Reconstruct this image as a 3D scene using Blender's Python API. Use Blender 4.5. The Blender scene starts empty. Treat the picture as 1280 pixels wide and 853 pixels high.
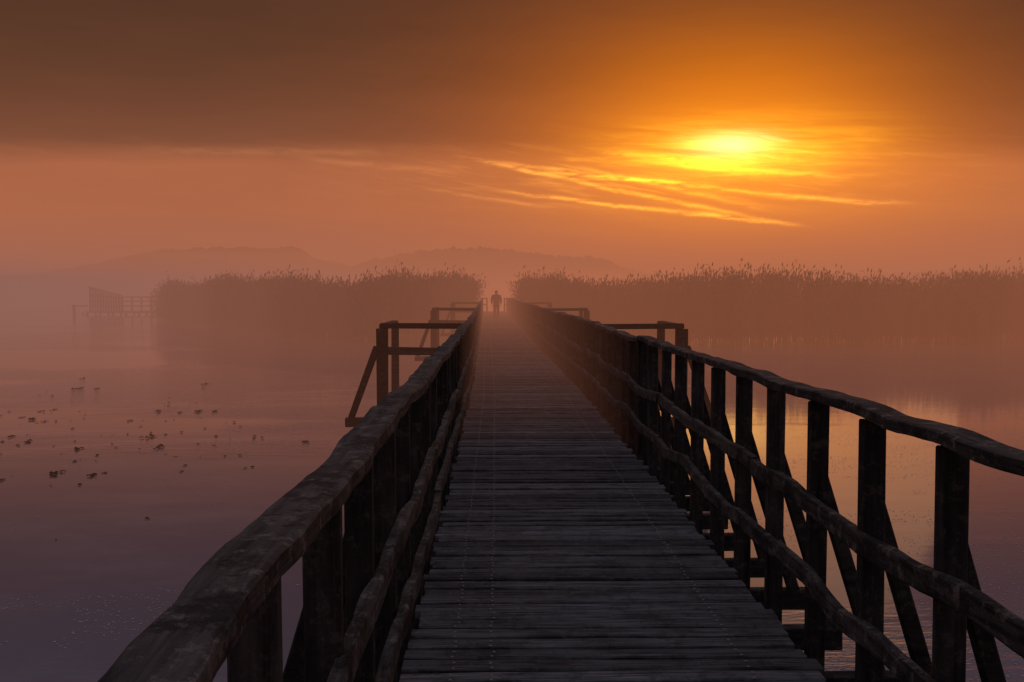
import bpy, math, random
import numpy as np
from mathutils import Vector, Matrix, noise as mn
random.seed(7); rng=np.random.default_rng(7)
C=bpy.context.scene.collection
F=1150.0; PX0=620.0; PY0=365.0; H=1.7; WZ=-1.0
def lin(r,g,b):
    def f(c):
        c/=255.0
        return c/12.92 if c<=0.04045 else ((c+0.055)/1.055)**2.4
    return (f(r),f(g),f(b),1.0)

# ---------------------------------------------------------------- node helper
class NT:
    def __init__(s,tree):
        s.t=tree; s.n=tree.nodes; s.l=tree.links
    def link(s,a,b): s.l.new(a,b)
    def _set(s,sock,v):
        if isinstance(v,bpy.types.NodeSocket): s.l.new(v,sock)
        elif v is not None: sock.default_value=v
    def m(s,op,a,b=None,c=None,clamp=False):
        n=s.n.new('ShaderNodeMath'); n.operation=op; n.use_clamp=clamp
        s._set(n.inputs[0],a); s._set(n.inputs[1],b)
        if c is not None: s._set(n.inputs[2],c)
        return n.outputs[0]
    def mix(s,f,a,b,bt='MIX'):
        n=s.n.new('ShaderNodeMix'); n.data_type='RGBA'; n.blend_type=bt
        s._set(n.inputs[0],f); s._set(n.inputs[6],a); s._set(n.inputs[7],b)
        return n.outputs[2]
    def scale(s,col,f):
        n=s.n.new('ShaderNodeVectorMath'); n.operation='SCALE'
        s._set(n.inputs[0],col); s._set(n.inputs[3],f); return n.outputs[0]
    def vadd(s,a,b):
        n=s.n.new('ShaderNodeVectorMath'); n.operation='ADD'
        s._set(n.inputs[0],a); s._set(n.inputs[1],b); return n.outputs[0]
    def vmul(s,a,b):
        n=s.n.new('ShaderNodeVectorMath'); n.operation='MULTIPLY'
        s._set(n.inputs[0],a); s._set(n.inputs[1],b); return n.outputs[0]
    def comb(s,x,y,z=0.0):
        n=s.n.new('ShaderNodeCombineXYZ'); s._set(n.inputs[0],x); s._set(n.inputs[1],y); s._set(n.inputs[2],z); return n.outputs[0]
    def noise(s,vec,sc=1.0,det=4.0,rough=0.5,dist=0.0):
        n=s.n.new('ShaderNodeTexNoise'); s.l.new(vec,n.inputs['Vector'])
        n.inputs['Scale'].default_value=sc; n.inputs['Detail'].default_value=det
        n.inputs['Roughness'].default_value=rough; n.inputs['Distortion'].default_value=dist
        return n.outputs[0]
    def ramp(s,f,stops,interp='LINEAR'):
        n=s.n.new('ShaderNodeValToRGB'); cr=n.color_ramp; cr.interpolation=interp
        while len(cr.elements)<len(stops): cr.elements.new(0.5)
        for i,(p,c) in enumerate(stops):
            cr.elements[i].position=p
        for i,(p,c) in enumerate(stops):
            cr.elements[i].color=c
        s.l.new(f,n.inputs[0]); return n.outputs[0]
    def sm(s,v,a,b):
        n=s.n.new('ShaderNodeMapRange'); n.interpolation_type='SMOOTHSTEP'
        s._set(n.inputs[0],v); n.inputs[1].default_value=a; n.inputs[2].default_value=b
        return n.outputs[0]
    def gauss(s,v,c,w):
        d=s.m('DIVIDE',s.m('SUBTRACT',v,c),w)
        return s.m('EXPONENT',s.m('MULTIPLY',s.m('MULTIPLY',d,d),-1.0))

# ---------------------------------------------------------------- world
SUN_AZ=14.4; SUN_EL=8.6
w=bpy.data.worlds.new("World"); bpy.context.scene.world=w; w.use_nodes=True
T=NT(w.node_tree); T.n.clear()
out=T.n.new('ShaderNodeOutputWorld'); bg=T.n.new('ShaderNodeBackground')
T.link(bg.outputs[0],out.inputs[0])
tc=T.n.new('ShaderNodeTexCoord'); sp=T.n.new('ShaderNodeSeparateXYZ'); T.link(tc.outputs['Generated'],sp.inputs[0])
X,Y,Z=sp.outputs
A=T.m('MULTIPLY',T.m('ARCTAN2',X,Y),57.2958)
E=T.m('MULTIPLY',T.m('ARCSINE',Z),57.2958)
def ae(px,py):
    dx=(px-PX0)/F; a=math.atan(dx); e=math.atan((PY0-py)/F*math.cos(a))
    return math.degrees(a),math.degrees(e)
nbig=T.noise(T.comb(T.m('MULTIPLY',A,0.05),T.m('MULTIPLY',E,0.25),1.3),1.0,3)
nfine=T.noise(T.comb(T.m('MULTIPLY',A,0.16),T.m('MULTIPLY',T.m('ADD',E,T.m('MULTIPLY',A,0.06)),1.6),4.0),1.0,5,0.6,0.4)
cosA=T.m('MAXIMUM',T.m('COSINE',T.m('MULTIPLY',A,0.0174533)),0.7)
e2=T.m('ADD',T.m('DIVIDE',E,cosA),T.m('ADD',T.m('MULTIPLY',T.m('SUBTRACT',nbig,0.5),0.7),T.m('MULTIPLY',T.m('SUBTRACT',nfine,0.5),0.9)))
P=lambda e:(e+5.0)/50.0
f=T.m('DIVIDE',T.m('ADD',e2,5.0),50.0,clamp=True)
rl=T.ramp(f,[(P(-5),lin(122,90,84)),(P(0.5),lin(130,88,78)),(P(2.6),lin(152,92,74)),(P(5),lin(172,100,67)),(P(7.7),lin(170,100,67)),
   (P(9.2),lin(122,74,52)),(P(13),lin(101,63,44)),(P(18),lin(84,53,39)),(P(27),lin(104,88,92)),(P(44),lin(140,136,152))])
rs=T.ramp(f,[(P(-5),lin(170,100,72)),(P(0.5),lin(206,110,60)),(P(2.6),lin(232,122,48)),(P(5),lin(244,134,38)),(P(7.9),lin(230,122,34)),
   (P(9.4),lin(198,98,26)),(P(13),lin(170,84,24)),(P(18),lin(130,70,34)),(P(27),lin(112,90,88)),(P(44),lin(140,136,152))])
gaz=T.gauss(A,SUN_AZ,15.0)
col=T.mix(gaz,rl,rs)
mot=T.noise(T.comb(T.m('MULTIPLY',A,0.09),T.m('MULTIPLY',E,0.5),9.0),1.0,4,0.6)
col=T.scale(col,T.m('ADD',T.m('MULTIPLY',mot,0.24),0.88))
band=T.m('MULTIPLY',T.gauss(E,7.0,1.8),T.gauss(A,10.0,15.0))
wis=T.sm(nfine,0.50,0.72)
wis2=T.noise(T.comb(T.m('MULTIPLY',A,0.22),T.m('MULTIPLY',T.m('ADD',E,T.m('MULTIPLY',A,0.17)),3.4),2.0),1.0,5,0.6,0.3)
wis2=T.sm(wis2,0.52,0.70)
st=T.m('MULTIPLY',band,T.m('ADD',T.m('MULTIPLY',wis,0.6),T.m('MULTIPLY',wis2,0.5)))
warp=T.m('MULTIPLY',T.m('SUBTRACT',T.noise(T.comb(T.m('MULTIPLY',A,0.35),3.0,0.0),1.0,4,0.6),0.5),0.9)
bre=T.noise(T.comb(T.m('MULTIPLY',A,0.5),T.m('MULTIPLY',E,3.0),7.0),1.0,4,0.65)
for (x1,y1,x2,y2,wd,s) in [(555,192,985,280,.11,.95),(590,236,985,280,.10,1.15),(560,196,1130,258,.10,.85),(770,200,1060,222,.16,1.0),
        (510,234,700,262,.10,.35),(350,198,590,218,.16,.26),(700,205,960,262,.13,.65),(840,262,1020,284,.10,.7),(120,188,520,192,.2,.22),
        (640,214,900,232,.10,.8),(940,245,1150,256,.11,.65),(740,190,900,204,.15,.7)]:
    a1,e1=ae(x1,y1); a2,ee2=ae(x2,y2)
    t=T.m('DIVIDE',T.m('SUBTRACT',A,a1),a2-a1)
    ec=T.m('ADD',T.m('ADD',T.m('MULTIPLY',t,ee2-e1),e1),T.m('MULTIPLY',warp,0.5))
    d=T.m('DIVIDE',T.m('SUBTRACT',E,ec),wd*1.1)
    g=T.m('EXPONENT',T.m('MULTIPLY',T.m('MULTIPLY',d,d),-1.0))
    win=T.m('MULTIPLY',T.sm(t,0.0,0.3),T.m('SUBTRACT',1.0,T.sm(t,0.75,1.05)))
    g=T.m('MULTIPLY',T.m('MULTIPLY',g,win),T.m('MULTIPLY',T.sm(bre,0.28,0.58),s*1.5))
    st=T.m('ADD',st,g)
near=T.gauss(A,SUN_AZ-2.5,12.0)
stc=T.mix(near,(0.22,0.095,0.040,1),(0.95,0.38,0.012,1))
col=T.vadd(col,T.scale(stc,st))
def ell(ca,ce,wa,we):
    da=T.m('DIVIDE',T.m('SUBTRACT',A,ca),wa); de=T.m('DIVIDE',T.m('SUBTRACT',E,ce),we)
    return T.m('EXPONENT',T.m('MULTIPLY',T.m('ADD',T.m('MULTIPLY',da,da),T.m('MULTIPLY',de,de)),-1.0))
col=T.vadd(col,T.scale((0.48,0.145,0.0),ell(SUN_AZ,SUN_EL+0.2,9.0,5.0)))
brk=T.m('ADD',T.m('MULTIPLY',T.sm(nfine,0.3,0.7),0.9),0.40)
brk2=T.m('ADD',T.m('MULTIPLY',T.sm(wis2,0.0,1.0),0.5),0.70)
col=T.vadd(col,T.scale((1.0,0.46,0.0),T.m('MULTIPLY',ell(SUN_AZ+0.3,SUN_EL-0.4,6.2,1.7),brk)))
col=T.vadd(col,T.scale((0.7,0.7,0.10),T.m('MULTIPLY',T.m('MULTIPLY',ell(SUN_AZ,SUN_EL-0.1,3.6,1.15),brk),brk2)))
col=T.vadd(col,T.scale((0.9,0.9,0.50),T.m('MULTIPLY',ell(SUN_AZ-0.1,SUN_EL+0.15,2.0,0.62),brk2)))
sky=T.n.new('ShaderNodeTexSky'); sky.sky_type='NISHITA'; sky.sun_disc=False
sky.sun_elevation=math.radians(SUN_EL); sky.sun_rotation=math.radians(SUN_AZ); sky.dust_density=4
skc=T.scale(sky.outputs[0],0.010)
col=T.vadd(col,T.scale(skc,T.sm(E,18.0,45.0)))
T.link(col,bg.inputs[0]); bg.inputs[1].default_value=1.0

# ---------------------------------------------------------------- sun
sd=bpy.data.lights.new("sun",'SUN'); sd.energy=0.10; sd.angle=math.radians(25); sd.color=(1.0,0.52,0.22)
so=bpy.data.objects.new("sun",sd); C.objects.link(so)
az=math.radians(SUN_AZ); el=math.radians(SUN_EL)
sv=Vector((math.sin(az)*math.cos(el),math.cos(az)*math.cos(el),math.sin(el)))
so.rotation_euler=sv.to_track_quat('Z','Y').to_euler(); so.location=sv*50

# ---------------------------------------------------------------- camera
cd=bpy.data.cameras.new("camera"); cam=bpy.data.objects.new("camera",cd); C.objects.link(cam)
cd.sensor_width=36; cd.lens=36*F/1280; cd.clip_start=0.05; cd.clip_end=6000
cam.location=(0,0,H)
cam.rotation_euler=(math.radians(90)-math.atan(61.5/F),0,-math.atan(20/F))
bpy.context.scene.camera=cam

# ---------------------------------------------------------------- mesh builder
SECT=[(-.5,-.40),(-.42,-.5),(0,-.5),(.42,-.5),(.5,-.40),(.5,0),(.5,.38),(.42,.5),(0.15,.5),(-.18,.5),(-.42,.5),(-.5,.38),(-.5,0)]
class MB:
    def __init__(s): s.v=[]; s.f=[]; s.r=[]
    def add(s,vs,fs,r=None):
        o=len(s.v); r=random.random() if r is None else r
        s.v+= [tuple(p) for p in vs]; s.f+=[tuple(i+o for i in q) for q in fs]; s.r+=[r]*len(vs)
    def beam(s,p0,p1,wd,ht,up=(0,0,1),jit=0.0,r=None):
        p0=Vector(p0);p1=Vector(p1); d=(p1-p0).normalized(); u=Vector(up)
        if abs(d.dot(u))>0.99: u=Vector((0,1,0))
        sx=d.cross(u).normalized(); uz=sx.cross(d).normalized()
        vs=[]
        for p in (p0,p1):
            for a,b in ((-1,-1),(1,-1),(1,1),(-1,1)):
                j=Vector((random.uniform(-jit,jit),random.uniform(-jit,jit),random.uniform(-jit,jit)))
                vs.append(p+sx*a*wd/2+uz*b*ht/2+j)
        s.add(vs,[(0,3,2,1),(4,5,6,7),(0,1,5,4),(1,2,6,5),(2,3,7,6),(3,0,4,7)],r)
    def log(s,path,wd,ht,seed=0.0,amp=0.006,edge=0.008):
        # rough-sawn plank rail with waney edges following a path
        r=random.random(); vs=[]; fs=[]; m=len(path); n=len(SECT)
        for k,p in enumerate(path):
            p=Vector(p); d=(Vector(path[min(k+1,m-1)])-Vector(path[max(k-1,0)])).normalized()
            sx=d.cross(Vector((0,0,1))).normalized(); uz=sx.cross(d)
            eL=mn.noise(Vector((seed,p.y*2.6,0)))*edge+mn.noise(Vector((seed,p.y*8,0)))*edge*.4
            eR=mn.noise(Vector((seed+7,p.y*2.6,0)))*edge+mn.noise(Vector((seed+7,p.y*8,0)))*edge*.4
            for i,(c,q) in enumerate(SECT):
                nz=mn.noise(Vector((seed+c*3,p.y*7,q*3)))*amp*.6
                ex=(eR if c>0 else -eL)*abs(c)*2
                vs.append(p+sx*(c*wd+ex)+uz*(q*ht+nz))
        for k in range(m-1):
            for i in range(n):
                j=(i+1)%n; fs.append((k*n+i,k*n+j,(k+1)*n+j,(k+1)*n+i))
        fs.append(tuple(reversed(range(n)))); fs.append(tuple((m-1)*n+i for i in range(n)))
        s.add(vs,fs,r)
    def obj(s,name,mat,parent=None,bevel=0,smooth=False):
        me=bpy.data.meshes.new(name); me.from_pydata(s.v,[],s.f); me.update()
        at=me.attributes.new('rnd','FLOAT','POINT'); at.data.foreach_set('value',s.r)
        if smooth: me.polygons.foreach_set('use_smooth',[True]*len(me.polygons))
        me.materials.append(mat)
        o=bpy.data.objects.new(name,me); C.objects.link(o)
        if parent: o.parent=parent
        if bevel:
            b=o.modifiers.new('bevel','BEVEL'); b.width=bevel; b.segments=1; b.limit_method='ANGLE'
        return o
def empty(name):
    o=bpy.data.objects.new(name,None); C.objects.link(o); return o

# ---------------------------------------------------------------- materials
def newmat(name):
    m=bpy.data.materials.new(name); m.use_nodes=True; t=NT(m.node_tree)
    return m,t,t.n['Principled BSDF']
def wood(name,sc,dark,light,rough=0.75,moss=0.0,bump=0.5,spec=0.3,tv=0.7,mossc=(0.15,0.13,0.105,1)):
    m,t,b=newmat(name)
    tc=t.n.new('ShaderNodeTexCoord'); at=t.n.new('ShaderNodeAttribute'); at.attribute_name='rnd'; R=at.outputs['Fac']
    off=t.comb(t.m('MULTIPLY',R,37.0),t.m('MULTIPLY',R,91.0),t.m('MULTIPLY',R,53.0))
    v=t.vadd(t.vmul(tc.outputs['Object'],sc),off)
    g=t.noise(v,1.0,7,0.68,0.3)
    big=t.noise(t.vadd(tc.outputs['Object'],off),2.3,4,0.6)
    colr=t.ramp(g,[(0.34,dark),(0.48,tuple((dark[i]*1.2+light[i])/2.2 for i in range(3))+(1,)),(0.66,light)])
    tone=t.m('ADD',t.m('MULTIPLY',R,tv),1.0-tv*0.5)
    colr=t.scale(colr,t.m('MULTIPLY',tone,t.m('ADD',t.m('MULTIPLY',big,1.2),0.4)))
    if moss>0:
        mo=t.noise(tc.outputs['Object'],12.0,6,0.8)
        colr=t.mix(t.m('MULTIPLY',t.sm(mo,0.52,0.62),moss),colr,mossc)
        mo2=t.noise(t.vadd(tc.outputs['Object'],(5,5,5)),5.0,6,0.8)
        colr=t.mix(t.m('MULTIPLY',t.sm(mo2,0.50,0.58),moss*.9),colr,(0.009,0.008,0.008,1))
    t.link(colr,b.inputs['Base Color'])
    t.link(t.m('ADD',t.m('MULTIPLY',g,0.3),rough-0.15),b.inputs['Roughness'])
    b.inputs['Specular IOR Level'].default_value=spec
    fine=t.noise(tc.outputs['Object'],60.0,4,0.6)
    hh=t.m('ADD',t.m('MULTIPLY',g,1.0),t.m('MULTIPLY',fine,0.35))
    bp=t.n.new('ShaderNodeBump'); bp.inputs['Strength'].default_value=bump; bp.inputs['Distance'].default_value=0.010
    t.link(hh,bp.inputs['Height']); t.link(bp.outputs[0],b.inputs['Normal'])
    return m
m_deck=wood('deck_wood',(2.6,70.0,20.0),(0.012,0.012,0.013,1),(0.135,0.134,0.138,1),0.8,0.45,1.0,0.10,1.0,(0.11,0.11,0.115,1))
m_rail=wood('rail_wood',(34.0,2.2,34.0),(0.010,0.009,0.009,1),(0.078,0.068,0.062,1),0.8,0.9,1.0,0.15,0.6,(0.14,0.12,0.105,1))
m_post=wood('post_wood',(28.0,28.0,2.2),(0.009,0.008,0.008,1),(0.045,0.040,0.037,1),0.8,0.3,0.8,0.12)
m_beam=wood('beam_wood',(2.5,25.0,25.0),(0.010,0.009,0.008,1),(0.045,0.040,0.036,1),0.8,0.3,0.7,0.12)
m_nail,_,b=newmat('rusty_nail'); b.inputs['Base Color'].default_value=(0.20,0.18,0.17,1); b.inputs['Metallic'].default_value=0.3; b.inputs['Roughness'].default_value=0.5

# ---------------------------------------------------------------- boardwalk
def xc(y): 
    if y<15: return 0.52
    return 0.52-0.0106*(y-15)
HW=0.93
def wav(y,s,a): return mn.noise(Vector((y*0.9+s,s*1.7,0)))*a
bw=empty('boardwalk')
dk=MB(); y=-2.5
while y<80:
    pw=random.uniform(0.096,0.122); gap=random.uniform(0.012,0.028)
    c=xc(y); l=c-HW+random.uniform(-.032,.022); r=c+HW+random.uniform(-.022,.035)
    z=-0.022+random.uniform(-.006,.006); ti=random.uniform(-.004,.004); sk=random.uniform(-.014,.014)
    n=10; vs=[];fs=[]
    for k in range(n+1):
        x=l+(r-l)*k/n; sag=mn.noise(Vector((x*1.5,y*7,3)))*0.006
        e1=mn.noise(Vector((x*4,y*9,1)))*0.009; e2_=mn.noise(Vector((x*4,y*9+5,1)))*0.009
        y0=y+sk*(k/n-.5)+e1; y1=y+pw+sk*(k/n-.5)+e2_
        vs+=[(x,y0,z-.02+sag),(x,y1,z-.02+sag),(x,y1,z+.016+ti+sag),(x,y1-.007,z+.022+ti+sag),(x,y0+.007,z+.022-ti+sag),(x,y0,z+.016-ti+sag)]
    for k in range(n):
        for i in range(6):
            j=(i+1)%6; fs.append((k*6+i,k*6+j,(k+1)*6+j,(k+1)*6+i))
    fs.append((5,4,3,2,1,0)); fs.append(tuple(n*6+i for i in range(6)))
    dk.add(vs,fs); 
    y+=pw+gap
dk.obj('deck_planks',m_deck,bw)
nl=MB()
for i in range(260):
    y=1.0+i*0.129
    for ox in (-0.72,-0.54,0.62):
        for oy in (-0.03,0.03):
            x=xc(y)+ox+random.uniform(-.010,.010); yy=y+oy+random.uniform(-.008,.008)
            nl.add([(x+.008*math.cos(t*math.pi/3),yy+.008*math.sin(t*math.pi/3),0.0075) for t in range(6)]+[(x,yy,0.0105)],[(t,(t+1)%6,6) for t in range(6)])
nl.obj('nails',m_nail,bw)
bs=MB()
for off in (-0.78,-0.08,0.72):
    y=-2.5
    while y<80:
        y1=y+4.0
        bs.beam((xc(y)+off,y,-0.14),(xc(y1)+off,y1-.01,-0.14),0.10,0.16); y=y1
bs.obj('stringers',m_post,bw,0.006)
cb=MB(); pl=MB()
SP=0.67
ys=[]
y=3.1-SP*8
while y<78: ys.append(y); y+=SP
for i,y in enumerate(ys):
    c=xc(y)
    cb.beam((c-1.46+random.uniform(-.04,.04),y+.075,-0.29),(c+1.50+random.uniform(-.04,.04),y+.075,-0.29),0.08,0.13,jit=.004)
for y in np.arange(0.8,80,3.35):
    for off in (-0.7,0.7):
        a=rng.uniform(0.07,0.085)
        x=xc(y)+off; n=10
        vs=[(x+a*math.cos(t*2*math.pi/n),y+.25+a*math.sin(t*2*math.pi/n),z) for z in (-2.2,-0.22) for t in range(n)]
        pl.add(vs,[(t,(t+1)%n,n+(t+1)%n,n+t) for t in range(n)]+[tuple(range(2*n-1,n-1,-1))])
    pl.beam((xc(y)-.95,y+.25,-.44),(xc(y)+.95,y+.25,-.44),.12,.14)
cb.obj('cross_beams',m_beam,bw,0.006); pl.obj('piles',m_post,bw)

# railings
def railing(side,zt):
    e=empty('wooden_railing')
    R=MB(); Pm=MB(); B=MB()
    s=1 if side>0 else -1
    xr=(lambda y: xc(y)+0.98) if s>0 else (lambda y: xc(y)-0.91)
    def rails(z,wd,ht,xo,a,seed,amp,edge,first=None):
        y=-2.0; k=0
        while y<66:
            L=random.uniform(3.0,4.2)
            if k==0 and first: L=first
            if abs(y+L-14)<1.6: L=14-y
            dz=random.uniform(-.015,.015); dx=random.uniform(-.006,.006)
            st_=0.07 if y<16 else 0.3
            n=max(2,int(L/st_)); path=[]
            for q in range(n+1):
                yy=y+L*q/n
                path.append((xr(yy)+xo*s+dx+wav(yy,seed,a*.35),yy-(0.006 if q==n else 0),z+dz+wav(yy,seed+9,a)+0.45*wav(yy*2.7,seed+5,a)))
            R.log(path,wd,ht,seed+k*3.1,amp,edge); y+=L; k+=1
    rails(zt-.027,0.116,0.050,0.033,0.036,1.0 if s>0 else 31.0,0.008,0.014,5.6 if s<0 else 4.0)
    rails(0.69,0.046,0.085,0.0,0.060,11.0 if s>0 else 41.0,0.012,0.010)
    rails(0.32,0.046,0.085,0.0,0.060,21.0 if s>0 else 51.0,0.012,0.010)
    for i,y in enumerate(ys):
        x=xr(y)+s*0.072; big=abs(y-14)<SP/2 or abs(y-27)<SP/2
        wx=0.092+random.uniform(-.010,.010)+(0.03 if big else 0); wy=0.062+random.uniform(-.006,.006)
        lean=random.uniform(-.018,.018)
        Pm.beam((x,y+lean*.5,-0.36),(x+lean*.4,y-lean,zt-.058),wx,wy,jit=.005)
        B.beam((x+s*0.02,y+.068,0.86+random.uniform(-.04,.04)),(x+s*0.36,y+.068,-0.24),0.07,0.055,up=(0,1,0),jit=.004)
    for fy in (14.0,27.5,43.0):
        x0=xr(fy)+s*0.05; x1=x0+s*1.32
        B.beam((x0,fy+.06,zt-.06),(x1,fy+.06,zt-.05),0.10,0.085,jit=.005)
        B.beam((x0+s*.1,fy+.06,0.78),(x1-s*.07,fy+.06,0.80),0.06,0.12,jit=.005)
        B.beam((x0,fy+.06,-0.30),(x1+s*.55,fy+.06,-0.30),0.12,0.14,jit=.005)
        B.beam((x1-s*.02,fy+.07,-0.36),(x1-s*.02,fy+.07,zt-.095),0.17,0.13,jit=.006)
        B.beam((x1+s*.06,fy+.06,0.86),(x1+s*.46,fy+.06,-0.23),0.10,0.10,up=(0,1,0),jit=.005)
        B.beam((x1-s*.1,fy+.10,-2.2),(x1-s*.1,fy+.10,-0.37),0.15,0.15,jit=.01)
        B.beam((x1-s*.02,fy+.14,zt-.06),(x1-s*.02,fy+1.9,zt-.06),0.11,0.07,jit=.005)
        B.beam((x1-s*.02,fy+1.85,-0.36),(x1-s*.02,fy+1.85,zt-.097),0.12,0.11,jit=.006)
        B.beam((x1-s*.1,fy+1.9,-2.2),(x1-s*.1,fy+1.9,-0.37),0.15,0.15,jit=.01)
    R.obj('handrails',m_rail,e,0,False); Pm.obj('posts',m_post,e,0.006); B.obj('braces',m_beam,e,0.006)
railing(1,1.225); railing(-1,1.235)

# cross fence behind the walker, open in the middle
e=empty('wooden_fence'); fb=MB()
for xa,xb in ((-4.2,-0.75),(0.7,3.0)):
    for z in (1.15,0.62):
        fb.beam((xa,76,z),(xb,76,z+.02),0.06,0.10,jit=.01)
for x in (-4.2,-3.0,-1.9,-0.75,0.7,1.8,3.0): fb.beam((x,76.09,-1.6),(x,76.09,1.2),0.12,0.10,jit=.01)
fb.obj('rails_and_posts',m_beam,e,0.006)

# ---------------------------------------------------------------- viewing platform (far left)
vp=empty('viewing_platform'); a=MB()
D=108.0
for i in range(13):
    x=-47.2+i*0.30; zt=2.15-1.0*(i/12)**0.8
    a.beam((x,D,-0.65),(x,D,zt+random.uniform(-.03,.03)),0.21,0.05)
for k in range(3): a.beam((-47.3,D-.05,1.3-k*.6),(-43.5,D-.05,0.95-k*.5),0.05,0.14)
a.beam((-47.7,D+1.2,-.66),(-34,D+1.2,-.66),2.4,0.22)
a.beam((-47.3,D-.08,2.22),(-43.5,D-.08,1.22),0.10,0.16)
for x in np.arange(-43.5,-34,1.1): a.beam((x,D,-.6),(x,D,1.1),0.18,0.12)
for z in (1.1,.6,.05): a.beam((-43.5,D-.10,z),(-34,D-.10,z),.06,.14)
for x in np.arange(-49.1,-34,1.5):
    a.beam((x,D,-2.2),(x,D,0.2 if x<-47.6 else -.77),0.26,0.2); a.beam((x,D+2.3,-2.2),(x,D+2.3,-.77),0.2,0.2)
a.beam((-49.3,D-.15,.05),(-47.4,D-.15,.05),.1,.14)
a.obj('timber_structure',m_beam,vp)

# ---------------------------------------------------------------- water
m,t,b=newmat('lake_water')
tc=t.n.new('ShaderNodeTexCoord'); O=tc.outputs['Object']
patch=t.sm(t.noise(t.vmul(O,(0.06,0.12,1)),1.0,4,0.6),0.48,0.60)
n1=t.noise(t.vmul(O,(0.8,2.0,1)),1.0,3,0.5); n2=t.noise(t.vmul(O,(2.0,7.0,1)),1.0,4,0.6)
hh=t.m('ADD',t.m('MULTIPLY',n1,0.14),t.m('MULTIPLY',t.m('MULTIPLY',n2,patch),1.2))
bp=t.n.new('ShaderNodeBump'); bp.inputs['Strength'].default_value=0.4; bp.inputs['Distance'].default_value=0.03
t.link(hh,bp.inputs['Height']); t.link(bp.outputs[0],b.inputs['Normal'])
scum=t.sm(t.noise(t.vmul(O,(0.35,0.6,1)),1.0,5,0.7),0.45,0.75)
t.link(t.mix(scum,(0.105,0.110,0.145,1),(0.155,0.150,0.180,1)),b.inputs['Base Color'])
b.inputs['Roughness'].default_value=0.08; b.inputs['IOR'].default_value=1.33
me=bpy.data.meshes.new('lake_water'); me.from_pydata([(-2500,-400,WZ),(2500,-400,WZ),(2500,3500,WZ),(-2500,3500,WZ)],[],[(0,1,2,3)])
me.materials.append(m); o=bpy.data.objects.new('lake_water',me); C.objects.link(o)

# floating leaves
m_leaf,t,b=newmat('floating_leaf'); tc=t.n.new('ShaderNodeTexCoord')
t.link(t.ramp(t.noise(tc.outputs['Object'],3.0,3),[(0.3,(0.008,0.006,0.005,1)),(0.7,(0.025,0.018,0.013,1))]),b.inputs['Base Color']); b.inputs['Roughness'].default_value=0.8; b.inputs['Specular IOR Level'].default_value=0.1
lf=MB()
def leaf(x,y,r,zb=0.004,hgt=0.5):
    n=7; a0=random.uniform(0,6.28); vs=[]; el_=random.uniform(.6,1)
    for k in range(n):
        t_=a0+k*2*math.pi/n; rr=r*random.uniform(.7,1.1)
        vs.append((x+rr*math.cos(t_),y+rr*el_*math.sin(t_),WZ+zb+random.uniform(0,r*hgt*.6)))
    vs.append((x,y,WZ+zb+r*hgt*random.uniform(.2,1)))
    lf.add(vs,[(k,(k+1)%n,n) for k in range(n)])
pts=[(188,547,7),(197,560,6),(97,562,6),(380,554,5),(248,515,5),(268,515,4),(200,514,5),(42,524,5),(36,553,6),(18,546,4),(100,486,5),(122,486,3),
     (258,480,4),(105,473,3),(70,593,7),(115,595,6),(93,577,3),(4,552,3),(56,527,3),(165,526,3),(52,514,3),(70,512,3),(28,522,3),(225,516,3),(145,560,2),(160,543,2),(3,600,3),(130,592,3)]
for px,py,s in pts:
    d=(H-WZ)*F/(py-PY0); x=(px-PX0)/F*d; r=s/F*d*0.68
    for q in range(10): leaf(x+random.gauss(0,r*.6),d+random.gauss(0,r*1.6),r*random.uniform(.4,.9),0.004,1.1)
for q in range(110):
    px=random.uniform(-60,330); py=random.gauss(532,36)
    if py<455: continue
    d=(H-WZ)*F/(py-PY0); x=(px-PX0)/F*d; leaf(x,d,random.uniform(.012,.045),0.004,0.8)
lf.obj('floating_leaves',m_leaf)
m_fl,t,b=newmat('pale_specks'); b.inputs['Base Color'].default_value=(0.42,0.37,0.37,1); b.inputs['Roughness'].default_value=0.9
lf=MB(); cnt=0
while cnt<20000:
    x=random.uniform(-9,12); y=random.uniform(3.0,22)
    if -0.9<x<2.0: continue
    v=mn.noise(Vector((x*.55,y*.8,2)))+.6*mn.noise(Vector((x*2,y*2.6,7)))
    bias=(0.48 if (x<-2 and y<8.3) else 0.0)+(0.42 if (x>1.8) else 0)  # scum specks at near left; right side thickened to brighten the water
    if v<0.55-bias+random.uniform(-.15,.1): continue
    leaf(x,y,random.uniform(.004,.013),0.002,0.3); cnt+=1
lf.obj('floating_specks',m_fl)

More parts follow.
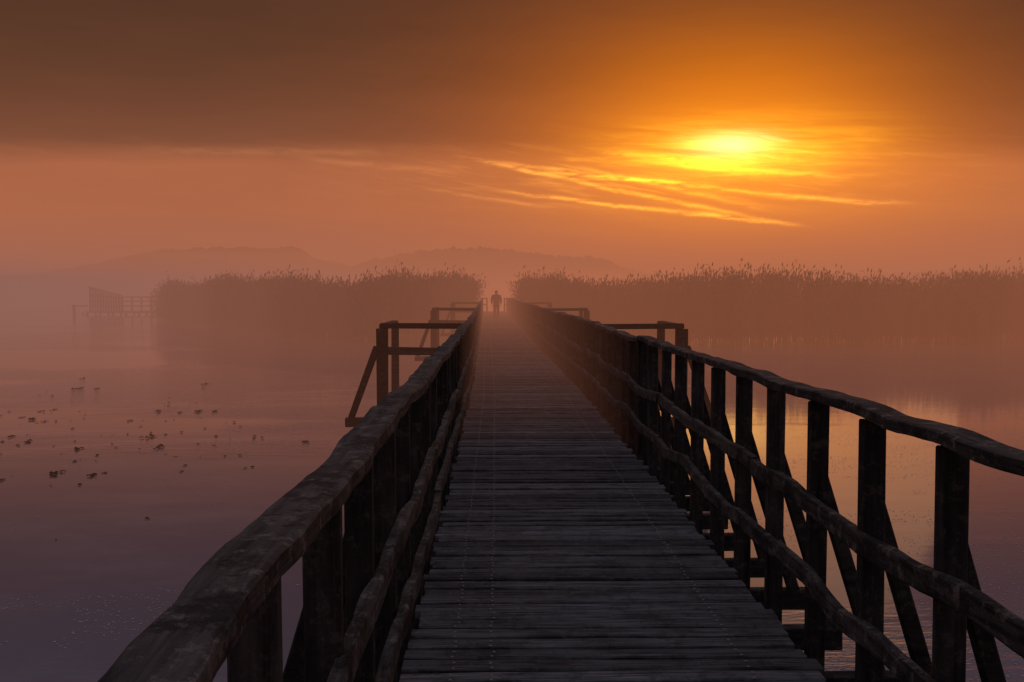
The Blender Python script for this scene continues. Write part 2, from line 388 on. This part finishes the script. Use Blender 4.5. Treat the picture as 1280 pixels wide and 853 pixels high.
# ---------------------------------------------------------------- reeds
def reedbed(name,poly,n,depth,seed,mat,endtaper=None):
    r=np.random.default_rng(seed)
    xs=[p[0] for p in poly]; fy=[p[1] for p in poly]
    seg=np.hypot(np.diff(xs),np.diff(fy)); cum=np.concatenate([[0],np.cumsum(seg)]); u=r.uniform(0,cum[-1],n)
    x=np.interp(u,cum,xs); yf=np.interp(u,cum,fy)
    y=yf+r.exponential(depth,n)*1.0+0.9*np.sin(x*0.9+seed)+0.4*np.sin(x*3.1)+r.normal(0,.25,n)
    x=x+r.normal(0,.15,n)
    hm=3.32+0.22*np.sin(x*0.45+seed)+0.17*np.sin(x*1.3+1+y*.4)+0.10*np.sin(x*4.3)
    h=hm+r.normal(0,.26,n)-r.exponential(.12,n)+np.where(r.random(n)<.09,r.uniform(.1,.6,n),0)
    if endtaper is not None:
        d=np.abs(x-endtaper); h*=np.clip(0.80+d/12.0,0.80,1)
    V=[];Fc=[];off=0
    ang=r.uniform(0,math.pi,n); lean=r.normal(0,.10,(n,2))+np.array([0.08,0.0])
    def pos(t):
        return np.stack([x+lean[:,0]*h*t*t,y+lean[:,1]*h*t*t,-1.15+h*t],1)
    def quadstrip(cs,ws,dirv):
        nonlocal off
        k=len(cs); arr=np.zeros((n,k*2,3))
        for i,(c,wd) in enumerate(zip(cs,ws)):
            arr[:,2*i]=c-dirv*wd/2; arr[:,2*i+1]=c+dirv*wd/2
        V.append(arr.reshape(-1,3)); base=off+np.arange(n)*(2*k)
        for i in range(k-1):
            Fc.append(np.stack([base+2*i,base+2*i+1,base+2*i+3,base+2*i+2],1))
        off+=n*2*k
    dv=np.stack([np.cos(ang),np.sin(ang)*.5,0*ang],1)
    one=np.ones(n)
    quadstrip([pos(one*0),pos(one*.5),pos(one*.97)],[.022,.018,.010],dv)
    for j in range(9):
        t=r.uniform(.12,.93,n); a2=r.uniform(0,2*math.pi,n); L=r.uniform(.25,.60,n)[:,None]
        d=np.stack([np.cos(a2),np.sin(a2),0*a2],1); p=pos(t); up=np.array([0,0,1.0])
        perp=np.stack([-np.sin(a2)*.5,np.cos(a2)*.5,0*a2+.6],1)
        dr=r.uniform(-.6,.35,n)[:,None]
        quadstrip([p,p+d*L*.5+up*L*.45,p+d*L+up*L*(.45+dr)],[.018,.048,.004],perp)
    pt=pos(one*.96)
    for j in range(3):
        a2=r.uniform(0,math.pi,n); d=np.stack([np.cos(a2),np.sin(a2),0*a2],1)
        dd=np.stack([lean[:,0]*1.2+r.normal(.05,.16,n),r.normal(0,.1,n),one],1); L=r.uniform(.12,.28,n)[:,None]
        quadstrip([pt,pt+dd*L*.45,pt+dd*L],[.010,.060,.006],d)
    V=np.concatenate(V); Fc=np.concatenate(Fc).astype(np.int32)
    me=bpy.data.meshes.new(name); me.vertices.add(len(V)); me.vertices.foreach_set('co',V.ravel().astype(np.float32))
    nf=len(Fc); me.loops.add(nf*4); me.loops.foreach_set('vertex_index',Fc.ravel())
    me.polygons.add(nf); me.polygons.foreach_set('loop_start',np.arange(nf,dtype=np.int32)*4); me.update(calc_edges=True); me.validate()
    me.materials.append(mat); o=bpy.data.objects.new(name,me); C.objects.link(o)
m_reed,t,b=newmat('reed'); tc=t.n.new('ShaderNodeTexCoord')
t.link(t.ramp(t.noise(t.vmul(tc.outputs['Object'],(1.2,1.2,.7)),1.0,5,.75),[(0.36,(0.012,0.008,0.005,1)),(0.64,(0.20,0.14,0.08,1))]),b.inputs['Base Color']); b.inputs['Roughness'].default_value=0.8
reedbed('reed_bed',[(-31,84),(-20,66),(-7,47.5),(-4,54),(-1.6,60)],8500,3.0,3,m_reed,-31)
reedbed('reed_bed',[(1.5,60),(5,52),(12,45),(22,46),(33,50),(60,64)],14000,3.4,8,m_reed)

# ---------------------------------------------------------------- hills
m_for,t,b=newmat('forest'); tc=t.n.new('ShaderNodeTexCoord')
t.link(t.ramp(t.noise(tc.outputs['Object'],.3,4,.7),[(0.3,(0.02,0.024,0.014,1)),(0.7,(0.06,0.065,0.035,1))]),b.inputs['Base Color']); b.inputs['Roughness'].default_value=0.95
def hill(prof,D,seed):
    xs=[(p[0]-PX0)/F*D for p in prof]; zs=[H+(PY0-p[1])/F*D for p in prof]
    n=int((xs[-1]-xs[0])/0.8); R=22; vs=[];fs=[]
    for j in range(R):
        v=j/(R-1)
        for i in range(n+1):
            x=xs[0]+(xs[-1]-xs[0])*i/n; z=float(np.interp(x,xs,zs)); sh=math.sin(min(1,v*1.6)*math.pi/2)**.8 if v<.62 else math.cos((v-.62)/.38*math.pi/2)**.5
            c=mn.noise(Vector((x*.33,v*30,seed)))*1.6+mn.noise(Vector((x*.09,v*9,seed+4)))*1.7+mn.noise(Vector((x*.9,v*60,seed+4)))*1.0
            vs.append((x,D-40+v*110,WZ-1+(z-WZ+1)*sh+c*min(1,sh*1.2)))
    for j in range(R-1):
        for i in range(n):
            a=j*(n+1)+i; fs.append((a,a+1,a+n+2,a+n+1))
    me=bpy.data.meshes.new('forested_hill'); me.from_pydata(vs,[],fs); me.materials.append(m_for)
    o=bpy.data.objects.new('forested_hill',me); C.objects.link(o)
hill([(20,345),(120,326),(180,312),(240,309),(345,308),(366,310),(378,320),(430,332),(470,350)],520,1)
hill([(380,350),(430,334),(460,323),(520,314),(560,308),(590,307),(650,313),(700,318),(765,323),(780,332),(860,352)],470,5)
hill([(-400,352),(-100,345),(120,345),(300,340),(620,350),(900,345),(1400,338),(1900,350)],640,9)

# ---------------------------------------------------------------- mist
def mist(name,lo,hi,sig,const=None):
    m=bpy.data.materials.new(name); m.use_nodes=True; t=NT(m.node_tree); t.n.clear()
    o=t.n.new('ShaderNodeOutputMaterial'); ab=t.n.new('ShaderNodeVolumeAbsorption'); em=t.n.new('ShaderNodeEmission'); ad=t.n.new('ShaderNodeAddShader')
    ab.inputs['Color'].default_value=(0,0,0,1); ab.inputs['Density'].default_value=sig
    if const: em.inputs[0].default_value=const
    else:
        g=t.n.new('ShaderNodeNewGeometry'); s=t.n.new('ShaderNodeSeparateXYZ'); t.link(g.outputs['Position'],s.inputs[0])
        k=t.gauss(s.outputs[0],14.0,36.0)
        c=t.mix(k,lin(124,94,92),lin(180,107,76))  # sunlit glow put into the mist colour: warmer and brighter toward the sun side
        t.link(c,em.inputs[0])
    em.inputs[1].default_value=sig  # mist emits its lit colour itself instead of scattering sunlight
    t.link(ab.outputs[0],ad.inputs[0]); t.link(em.outputs[0],ad.inputs[1]); t.link(ad.outputs[0],o.inputs['Volume'])
    (x0,y0,z0),(x1,y1,z1)=lo,hi
    v=[(x,y,z) for z in (z0,z1) for y in (y0,y1) for x in (x0,x1)]
    me=bpy.data.meshes.new(name); me.from_pydata(v,[],[(0,2,3,1),(4,5,7,6),(0,1,5,4),(2,6,7,3),(0,4,6,2),(1,3,7,5)]); me.materials.append(m)
    ob=bpy.data.objects.new(name,me); C.objects.link(ob)
mist('ground_mist',(-400,10,-3),(400,500,4.3),0.0152)
mist('valley_haze',(-900,118,-3.2),(900,900,22),0.0033,lin(182,108,72))

# ---------------------------------------------------------------- person walking away
pe=empty('person')
def mat(n,c,r=.8):
    m,t,b=newmat(n); tc=t.n.new('ShaderNodeTexCoord'); q=t.noise(tc.outputs['Object'],14.0,4)
    t.link(t.mix(q,tuple(v*.7 for v in c)+(1,),tuple(v*1.3 for v in c)+(1,)),b.inputs['Base Color']); b.inputs['Roughness'].default_value=r; b.inputs['Specular IOR Level'].default_value=.2; return m
m_cl=mat('dark_clothes',(0.010,0.009,0.010)); m_sk=mat('skin',(0.35,0.2,0.14),.5); m_ha=mat('hair',(0.02,0.014,0.01))
def skin(name,pts,edges,mt,root=0,sub=1):
    me=bpy.data.meshes.new(name); me.from_pydata([p[0] for p in pts],edges,[]); me.materials.append(mt)
    o=bpy.data.objects.new(name,me); C.objects.link(o); o.parent=pe
    o.modifiers.new('skin','SKIN')
    for i,p in enumerate(pts):
        rr=p[1] if isinstance(p[1],tuple) else (p[1],p[1]); me.skin_vertices[0].data[i].radius=rr; me.skin_vertices[0].data[i].use_root=(i==root)
    sb=o.modifiers.new('sub','SUBSURF'); sb.levels=sub; sb.render_levels=sub
    return o
body=[((0,0,.96),(.19,.14)),((0,0,1.12),(.19,.14)),((0,.01,1.28),(.215,.15)),((0,.0,1.42),(.19,.12)),((0,.01,1.50),.07),((0,.02,1.56),.062),
 ((-.20,0,1.41),.09),((-.27,-.02,1.16),.07),((-.255,.08,.93),.052),
 ((.20,0,1.41),.09),((.27,.03,1.16),.07),((.245,.06,.92),.052),
 ((-.09,.02,.86),.115),((-.095,.14,.50),.085),((-.095,.02,.10),.062),((-.10,.16,.045),.05),
 ((.09,-.02,.86),.115),((.09,-.02,.49),.085),((.08,-.20,.12),.062),((.09,-.09,.045),.05)]
skin('clothed_body',body,[(0,1),(1,2),(2,3),(3,4),(4,5),(3,6),(6,7),(7,8),(3,9),(9,10),(10,11),(0,12),(12,13),(13,14),(14,15),(0,16),(16,17),(17,18),(18,19)],m_cl)
skin('head',[((0,.02,1.54),.055),((0,.03,1.60),(.07,.085)),((0,.03,1.67),(.078,.098)),((0,.02,1.725),(.058,.07)),((0,.14,1.63),.014),((-.085,.02,1.64),.015),((.085,.02,1.64),.015)],
     [(0,1),(1,2),(2,3),(2,4),(2,5),(2,6)],m_sk,1)
skin('hair',[((0,-.02,1.61),(.09,.07)),((0,0,1.70),(.10,.11)),((0,.01,1.755),(.07,.07))],[(0,1),(1,2)],m_ha)
for sx,wy in ((-1,.10),(1,.07)):
    x=sx*.252; pt=[((x,wy,.90),.03),((x,wy+.01,.85),(.02,.036))]; ed=[(0,1)]
    for k,(oy,L) in enumerate(((-.028,.07),(-.010,.085),(.010,.08),(.027,.06))):
        i=len(pt); pt+=[((x,wy+.01+oy,.81),.010),((x-sx*.012,wy+.015+oy,.81-L*.5),.009),((x-sx*.03,wy+.012+oy,.81-L*.9),.008)]; ed+=[(1,i),(i,i+1),(i+1,i+2)]
    i=len(pt); pt+=[((x-sx*.015,wy+.05,.85),.011),((x-sx*.03,wy+.065,.81),.009)]; ed+=[(1,i),(i,i+1)]
    skin('hand',pt,ed,m_sk)
bk=bpy.data.meshes.new('backpack')
vs=[];fs=[]
for j,(z,wx,dy) in enumerate(((1.02,.14,.05),(1.10,.18,.11),(1.28,.18,.12),(1.40,.15,.09),(1.46,.08,.04))):
    for i in range(8):
        t_=2*math.pi*i/8; vs.append((wx*math.cos(t_),-.19+dy*math.sin(t_),z))
for j in range(4):
    for i in range(8): fs.append((j*8+i,j*8+(i+1)%8,(j+1)*8+(i+1)%8,(j+1)*8+i))
fs+= [tuple(range(7,-1,-1)),tuple(range(32,40))]
bk.from_pydata(vs,[],fs); bk.materials.append(m_cl); o=bpy.data.objects.new('backpack',bk); C.objects.link(o); o.parent=pe
pe.location=(0.02,57.5,0.0); pe.scale=(1.08,1.08,1.02)

bpy.context.scene.view_settings.view_transform='Standard'
bpy.context.scene.view_settings.look='None'
bpy.context.scene.view_settings.exposure=0
